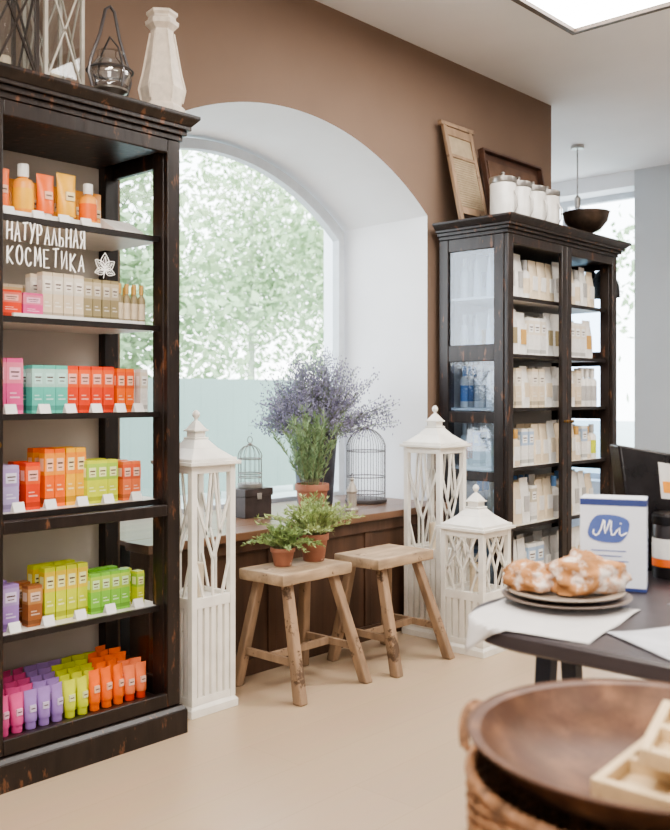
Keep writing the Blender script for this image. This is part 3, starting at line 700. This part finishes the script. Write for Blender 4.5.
# ---------------- table ----------------
TT=.74
tx0,ty0=1.58,-.35
tb=thing('table','dark table with rounded corners on navy trestle legs','table',(tx0,ty0,0))
W_,D_=1.30,1.53;rc=.22
def rr(W,D,r,e=0):
    P=[]
    for cx,cy,a0 in((W-r,D-r,0),(r,D-r,90),(r,r,180),(W-r,r,270)):
        for k in range(9):
            a=math.radians(a0+k*11.25);P.append((cx+(r-e)*math.cos(a),cy+(r-e)*math.sin(a)))
    return P
b=MB();O_=rr(W_,D_,rc);I_=rr(W_,D_,rc,.006)
b.loft([[(x,y,TT-.035) for x,y in I_],[(x,y,TT-.03) for x,y in O_],[(x,y,TT-.006) for x,y in O_],[(x,y,TT) for x,y in I_]])
b.build('table_top',mat('table_dark',(68,62,66),.35,var=.15,scale=10,stretch=(1,.2,1)),tb)
navy=mat('navy_leg',(50,58,76),.45,var=.1)
for (lx,ly) in ((.22,1.35),(1.08,1.35),(.22,.18),(1.08,.18)):
    for s in(-1,1):
        MB().leg((lx+s*.045,ly,TT-.0355),(lx+s*.12,ly,0),.035,w2=.03).build('leg',navy,tb,bevel=.003)
for ly in (1.35,.18): MB().box((.12,ly-.012,TT-.07),(1.18,ly+.012,TT-.036)).build('apron',navy,tb)
def drape(name,x,y,w,d,rz,lift,label,m_,n=28,cat='cloth'):
    b=MB();vs=[];fs=[];c,s=math.cos(rz),math.sin(rz)
    for i in range(n+1):
        for j in range(n+1):
            u,v=(i/n-.5)*w,(j/n-.5)*d; X=x+u*c-v*s;Y=y+u*s+v*c
            cx=min(max(X,tx0+rc),tx0+W_-rc);cy=min(max(Y,ty0+rc),ty0+D_-rc)
            dx,dy=X-cx,Y-cy;ds=math.hypot(dx,dy)
            zz=TT+lift+.0016*(1+math.sin(u*30+v*14))
            if ds>rc:
                ex=ds-rc; k=(rc+.004+.02*min(1,ex/.05)*(.5+.5*math.sin(v*40+u*25)))/ds
                X,Y=cx+dx*k,cy+dy*k; zz=TT+lift-ex
            vs.append((X,Y,zz))
    for i in range(n):
        for j in range(n): fs.append((i*(n+1)+j,(i+1)*(n+1)+j,(i+1)*(n+1)+j+1,i*(n+1)+j+1))
    b.add(vs,fs)
    o=b.build(name,m_,label=label,category=cat)
    md=o.modifiers.new('s','SOLIDIFY');md.thickness=.0008;return o
drape('cloth_napkin',1.750,1.00,.33,.29,.15,.001,'soft grey-white cloth napkin draped over the table edge',mat('linen',(208,206,206),.8,var=.03))
drape('paper_sheet',1.79,.64,.36,.27,-.55,.001,'pale paper leaflet lying over the table edge',mat('pale_leaflet',(196,198,206),.6),cat='paper')
drape('paper_sheet',2.14,.74,.26,.20,-.2,.001,'pale grey printed leaflet on the table',mat('grey_paper',(190,196,206),.6),cat='paper')
cer=mat('plate_glaze',(166,154,142),.3,var=.06);cer2=mat('plate_grey',(122,108,100),.4,var=.1)
px_,py_=1.882,1.028;pz=TT+.0065
MB().lathe([(.08,0),(.085,.003),(.138,.014),(.14,.017),(.136,.018),(.085,.008),(.01,.007)],40).build('plate',cer2,loc=(px_,py_,pz),label='larger grey-brown ceramic plate under another plate',category='plate')
MB().lathe([(.07,0),(.075,.003),(.125,.013),(.127,.016),(.124,.017),(.075,.008),(.01,.007)],40).build('plate',cer,loc=(px_-.003,py_,pz+.0125),label='pale ceramic plate holding powdered pastries',category='plate')
pastm=mat('powdered_pastry',(196,142,94),.9,var=.2,scale=16,worn=(232,222,214),wth=.48,wsoft=.12,wscale=20,bump=.8)
def bun(loc,rx,ry,rz_,rot,label,seed):
    b=MB();n=72;rings=[];m_=34
    for j in range(1,m_):
        ph=math.pi*j/m_;ring=[]
        for i in range(n):
            a=2*math.pi*i/n;d=Vector((math.sin(ph)*math.cos(a),math.sin(ph)*math.sin(a),-math.cos(ph)))
            k=1+.26*noise.noise(d*1.9+Vector((seed,0,0)))+.12*noise.noise(d*4.5+Vector((seed,3,0)))+.05*noise.noise(d*12+Vector((seed,3,0)))-.10*abs(math.sin(d.x*4.5+d.y*2))**3
            zz=d.z*rz_*k
            ring.append((d.x*rx*k,d.y*ry*k,max(zz,-rz_*.6)+rz_*.6))
        rings.append(ring)
    b.loft(rings)
    return b.build('pastry',pastm,loc=loc,rot=(0,0,rot),label=label,category='pastry',ang=70)
bz=pz+.0125+.013
Rv=Vector((sF,-cF,0));Fv=Vector((cF,sF,0));pc=Vector((px_,py_,bz))
bun(pc+Rv*.042-Fv*.012,.094,.064,.052,TH-math.pi/2+.15,'large golden pastry dusted with powdered sugar on the plate',1.3)
bun(pc-Rv*.076+Fv*.015,.060,.06,.038,TH-math.pi/2,'smaller sugar-dusted golden pastry on the plate',5.1)
# product box
bx=thing('product_box','white carton with dark blue top band and a blue script emblem','box',(2.128,1.035,TT+.001),math.radians(-68))
w,d,h=.15,.085,.215
wb=mat('box_white',(222,226,236),.45,var=.02);nb=mat('box_navy',(52,66,122),.45,var=.05);eb=mat('emblem_blue',(84,104,168),.5)
b=MB().box((-w/2,-d/2,0),(w/2,d/2,h),0)
e=.0006
b.box((-w/2-e,-d/2-e,h-.016),(w/2+e,d/2+e,h-.001),1).box((-w/2-e,-d/2-e,.0),(w/2+e,d/2+e,.008),1)
b.box((-w/2+.002,-d/2+.002,h),(w/2-.002,d/2-.002,h+.001),0)
b.box((w/2,-d/2+.01,.03),(w/2+.0006,d/2-.01,.14),2)
for k in range(6): b.box((w/2,-d/2+.016,.045+k*.014),(w/2+.0012,d/2-.02,.048+k*.014),1)
b.build('carton_body',[wb,nb,mat('box_pale',(200,208,226),.5)],bx)
b=MB();n=28
rg=[(.046*math.copysign(abs(math.cos(2*math.pi*k/n))**.75,math.cos(2*math.pi*k/n))-.01+.004*math.sin(6*math.pi*k/n),.033*math.copysign(abs(math.sin(2*math.pi*k/n))**.75,math.sin(2*math.pi*k/n))+.145) for k in range(n)]
b.loft([[(x,-d/2-.0014,z) for x,z in rg],[(x,-d/2-.0007,z) for x,z in rg]])
for k,ww in enumerate((.05,.04,.055)): b.box((-ww,-d/2-.001,.092-k*.012),(ww-.02,-d/2,.094-k*.012))
b.box((-.06,-d/2-.001,.022),(.03,-d/2,.040))
b.build('printed_panel',eb,bx)
b=MB();strokes(b,'Mi',-.030,.130,.030,.034,.0017,-d/2-.002);b.build('script_letters',chalk,bx)
# dark holder
bg=thing('leaflet_holder','glossy black angled leaflet holder with a white and orange label','leaflet holder',(2.45,1.06,TT+.001),math.radians(-44))
b=MB().hexa([(-.085,-.045,0),(.085,-.045,0),(.085,.045,0),(-.085,.045,0),(-.135,-.055,.33),(.10,-.055,.29),(.10,.02,.29),(-.135,.02,.33)])
b.build('holder_body',mat('black_gloss',(38,35,37),.2,var=.2),bg,bevel=.006)
b=MB();b.hexa([(-.02,-.0545,.19),(.085,-.0535,.18),(.085,-.045,.18),(-.02,-.045,.19),(-.03,-.0575,.285),(.09,-.0565,.265),(.09,-.045,.265),(-.03,-.045,.285)]);b.build('holder_label',pm('white'),bg)
b=MB();b.hexa([(-.015,-.0555,.205),(.078,-.0550,.197),(.078,-.050,.197),(-.015,-.050,.205),(-.018,-.0575,.235),(.08,-.0570,.225),(.08,-.050,.225),(-.018,-.050,.235)]);b.build('label_stripe',pm('apricot'),bg)
jr=thing('tea_tin','dark tin with white and orange label on the table','tin',(2.345,.985,TT+.001))
MB().lathe([(.046,0),(.048,.004),(.048,.13),(.046,.134)],28).build('tin_body',mat('tin_dark',(52,48,50),.35,.3),jr)
MB().lathe([(.0488,.05),(.0488,.10)],28,caps=False).build('upper_label',pm('white'),jr)
MB().lathe([(.0488,.03),(.0488,.0495)],28,caps=False).build('lower_label',pm('orange'),jr)
MB().lathe([(.049,.1345),(.05,.138),(.05,.155),(.044,.162)],28).build('lid',DKM,jr)
# ---------------- basket + bowl ----------------
bxx,byy=1.107,.486
ZB=.30
t=thing('pedestal_table','small round wooden pedestal table under a basket','side table',(bxx,byy,0))
MB().lathe([(.22,ZB-.03),(.225,ZB-.02),(.22,ZB-.001)],32).build('top',OLDW,t)
for k in range(3):
    a=k*2.094; MB().leg((.1*math.cos(a),.1*math.sin(a),ZB-.031),(.19*math.cos(a),.19*math.sin(a),0),.035).build('leg',OLDL,t)
wick=mat('wicker',(150,110,80),.6,var=.3,scale=50,bump=.3)
t=thing('wicker_basket','round brown wicker basket holding a wide shallow bowl','basket',(bxx,byy,ZB))
b=MB();NS=44;Hh=.438
def br(z): return .180+.040*math.sin(min(1,z/Hh)*1.5)
for j in range(60):
    z=.007+j*.0072;pts=[]
    for i in range(NS*4):
        a=2*math.pi*i/(NS*4); rr_=br(z)+.0030*math.cos(NS*.5*a+(j%2)*math.pi)
        pts.append((rr_*math.cos(a),rr_*math.sin(a),z))
    b.tube(pts,.0047,5,closed=True)
b.lathe([(.16,.002),(.16,.008)],32)
b.build('woven_wall',wick,t)
b=MB()
for i in range(NS):
    a=2*math.pi*i/NS; b.tube([(br(z)*math.cos(a),br(z)*math.sin(a),z) for z in (.005,.1,.2,.3,Hh)],.004,5)
b.build('stakes',wick,t)
b=MB()
for s in (0,math.pi/3*2,math.pi/3*4):
    b.tube([((br(Hh)+.004*math.sin(36*k*2*math.pi/288+s))*math.cos(k*2*math.pi/288),(br(Hh)+.004*math.sin(36*k*2*math.pi/288+s))*math.sin(k*2*math.pi/288),Hh+.003+.004*math.cos(36*k*2*math.pi/288+s)) for k in range(288)],.0042,6,closed=True)
b.build('braided_rim',wick,t)
ha=math.radians(98)
def hloop(c_,s_):
    b=MB()
    for dd in (0,.006):
        pts=[]
        for k in range(13):
            q=k/12*math.pi; lt_=.048*math.cos(q); up_=.042*math.sin(q)
            pts.append(((br(Hh)+.006+dd)*c_-s_*lt_+c_*up_*.3,(br(Hh)+.006+dd)*s_+c_*lt_+s_*up_*.3,Hh+.0+up_+dd*.6))
        b.tube(pts,.0042,7)
    b.build('handle',wick,t)
hloop(math.cos(ha),math.sin(ha));hloop(-math.cos(ha),-math.sin(ha))
cop=mat('rusty_brown_metal',(118,84,62),.5,.25,var=.35,scale=14,worn=(84,56,42),wth=.44,wsoft=.14,wscale=9,bump=.25)
BZ=.79
t=thing('wide_bowl','wide shallow rusty brown metal bowl resting in the basket','bowl',(bxx,byy,BZ-.072))
MB().lathe([(.05,0),(.11,.003),(.155,.016),(.182,.032),(.198,.048),(.210,.066),(.222,.0708),(.2215,.0722),(.209,.0695),(.196,.051),(.180,.0355),(.152,.019),(.11,.006),(.02,.003)],64).build('bowl_body',cop,t)
MB().tube([(.223*math.cos(k*math.pi/36),.223*math.sin(k*math.pi/36),.0722) for k in range(72)],.0018,8,closed=True).build('rolled_rim',mat('rusty_rim',(92,66,52),.6,.1,var=.2,scale=9),t)
pale=mat('pale_wood',(206,182,146),.55,var=.1,scale=16,stretch=(.3,1,1))
def crate(x,y,z,rot,label,w=.17,d=.10):
    b=MB()
    b.box((0,0,0),(w,.012,.022)).box((0,d-.012,0),(w,d,.022)).box((0,.012,0),(.012,d-.012,.022)).box((w-.012,.012,0),(w,d-.012,.022)).box((w/2-.006,.012,0),(w/2+.006,d-.012,.022)).box((.012,.012,0),(w-.012,d-.012,.004))
    b.build('slatted_holder',pale,loc=(x,y,z),rot=rot,bevel=.0015,label=label,category='wooden holder')
crate(1.030,.430,BZ-.062,(0,-.05,.02),'pale wooden slatted holder lying in the wide bowl')
crate(1.080,.400,BZ-.032,(.10,-.10,.22),'pale wooden slatted holder stacked on another in the bowl',.15,.09)
# ---------------- lights / world ----------------
w=bpy.data.worlds.new('world');sc.world=w;w.use_nodes=True;nt=w.node_tree;N=nt.nodes
bg_=N['Background'];bg_.inputs[1].default_value=4.6
tcw=N.new('ShaderNodeTexCoord');sp=N.new('ShaderNodeSeparateXYZ');rp=N.new('ShaderNodeValToRGB')
rp.color_ramp.elements[0].position=0;rp.color_ramp.elements[0].color=(.97,.98,1,1);rp.color_ramp.elements[1].position=.8;rp.color_ramp.elements[1].color=(.74,.86,1,1)
nt.links.new(tcw.outputs['Generated'],sp.inputs[0]);nt.links.new(sp.outputs[2],rp.inputs[0]);nt.links.new(rp.outputs[0],bg_.inputs[0])
def area(x,y,z,sx,sy,p,col=(1,.93,.84),rot=(0,0,0)):
    l=bpy.data.lights.new('fill_area','AREA');l.shape='RECTANGLE';l.size=sx;l.size_y=sy;l.energy=p;l.color=col
    o=bpy.data.objects.new('fill_area_light',l);COL.objects.link(o);o.location=(x,y,z);o.rotation_euler=rot;return o
area(-.3,.6,3.02,1.6,1.4,50);area(1.6,-1.2,3.02,1.6,1.4,42);area(5.6,.6,3.02,1.4,1.4,42);area(.9,1.3,3.04,.8,.5,30)  # unseen fill lights just under the ceiling, added to brighten the room
area(-1.2,-1.2,1.7,1.6,1.6,26,(1,.95,.9),(math.radians(85),0,TH-math.pi/2))  # added fill behind the camera, aimed forward, no fixture there
l=bpy.data.lights.new('sun','SUN');l.energy=1.0;l.angle=.1;o=bpy.data.objects.new('sun',l);COL.objects.link(o);o.rotation_euler=(math.radians(48),0,math.radians(-20))
# ---------------- camera ----------------
cd=bpy.data.cameras.new('cam');cam=bpy.data.objects.new('camera',cd);COL.objects.link(cam)
cam.location=(0,0,HC);cam.rotation_euler=(math.pi/2,0,TH-math.pi/2)
cd.sensor_fit='HORIZONTAL';cd.sensor_width=36;cd.lens=FOC/670*36;cd.shift_y=-20/670
cd.dof.use_dof=True;cd.dof.focus_distance=3.9;cd.dof.aperture_fstop=5.0;cd.clip_start=.05
sc.camera=cam
sc.view_settings.view_transform='AgX'
try: sc.view_settings.look='AgX - Medium High Contrast'
except Exception: pass
sc.view_settings.exposure=.62
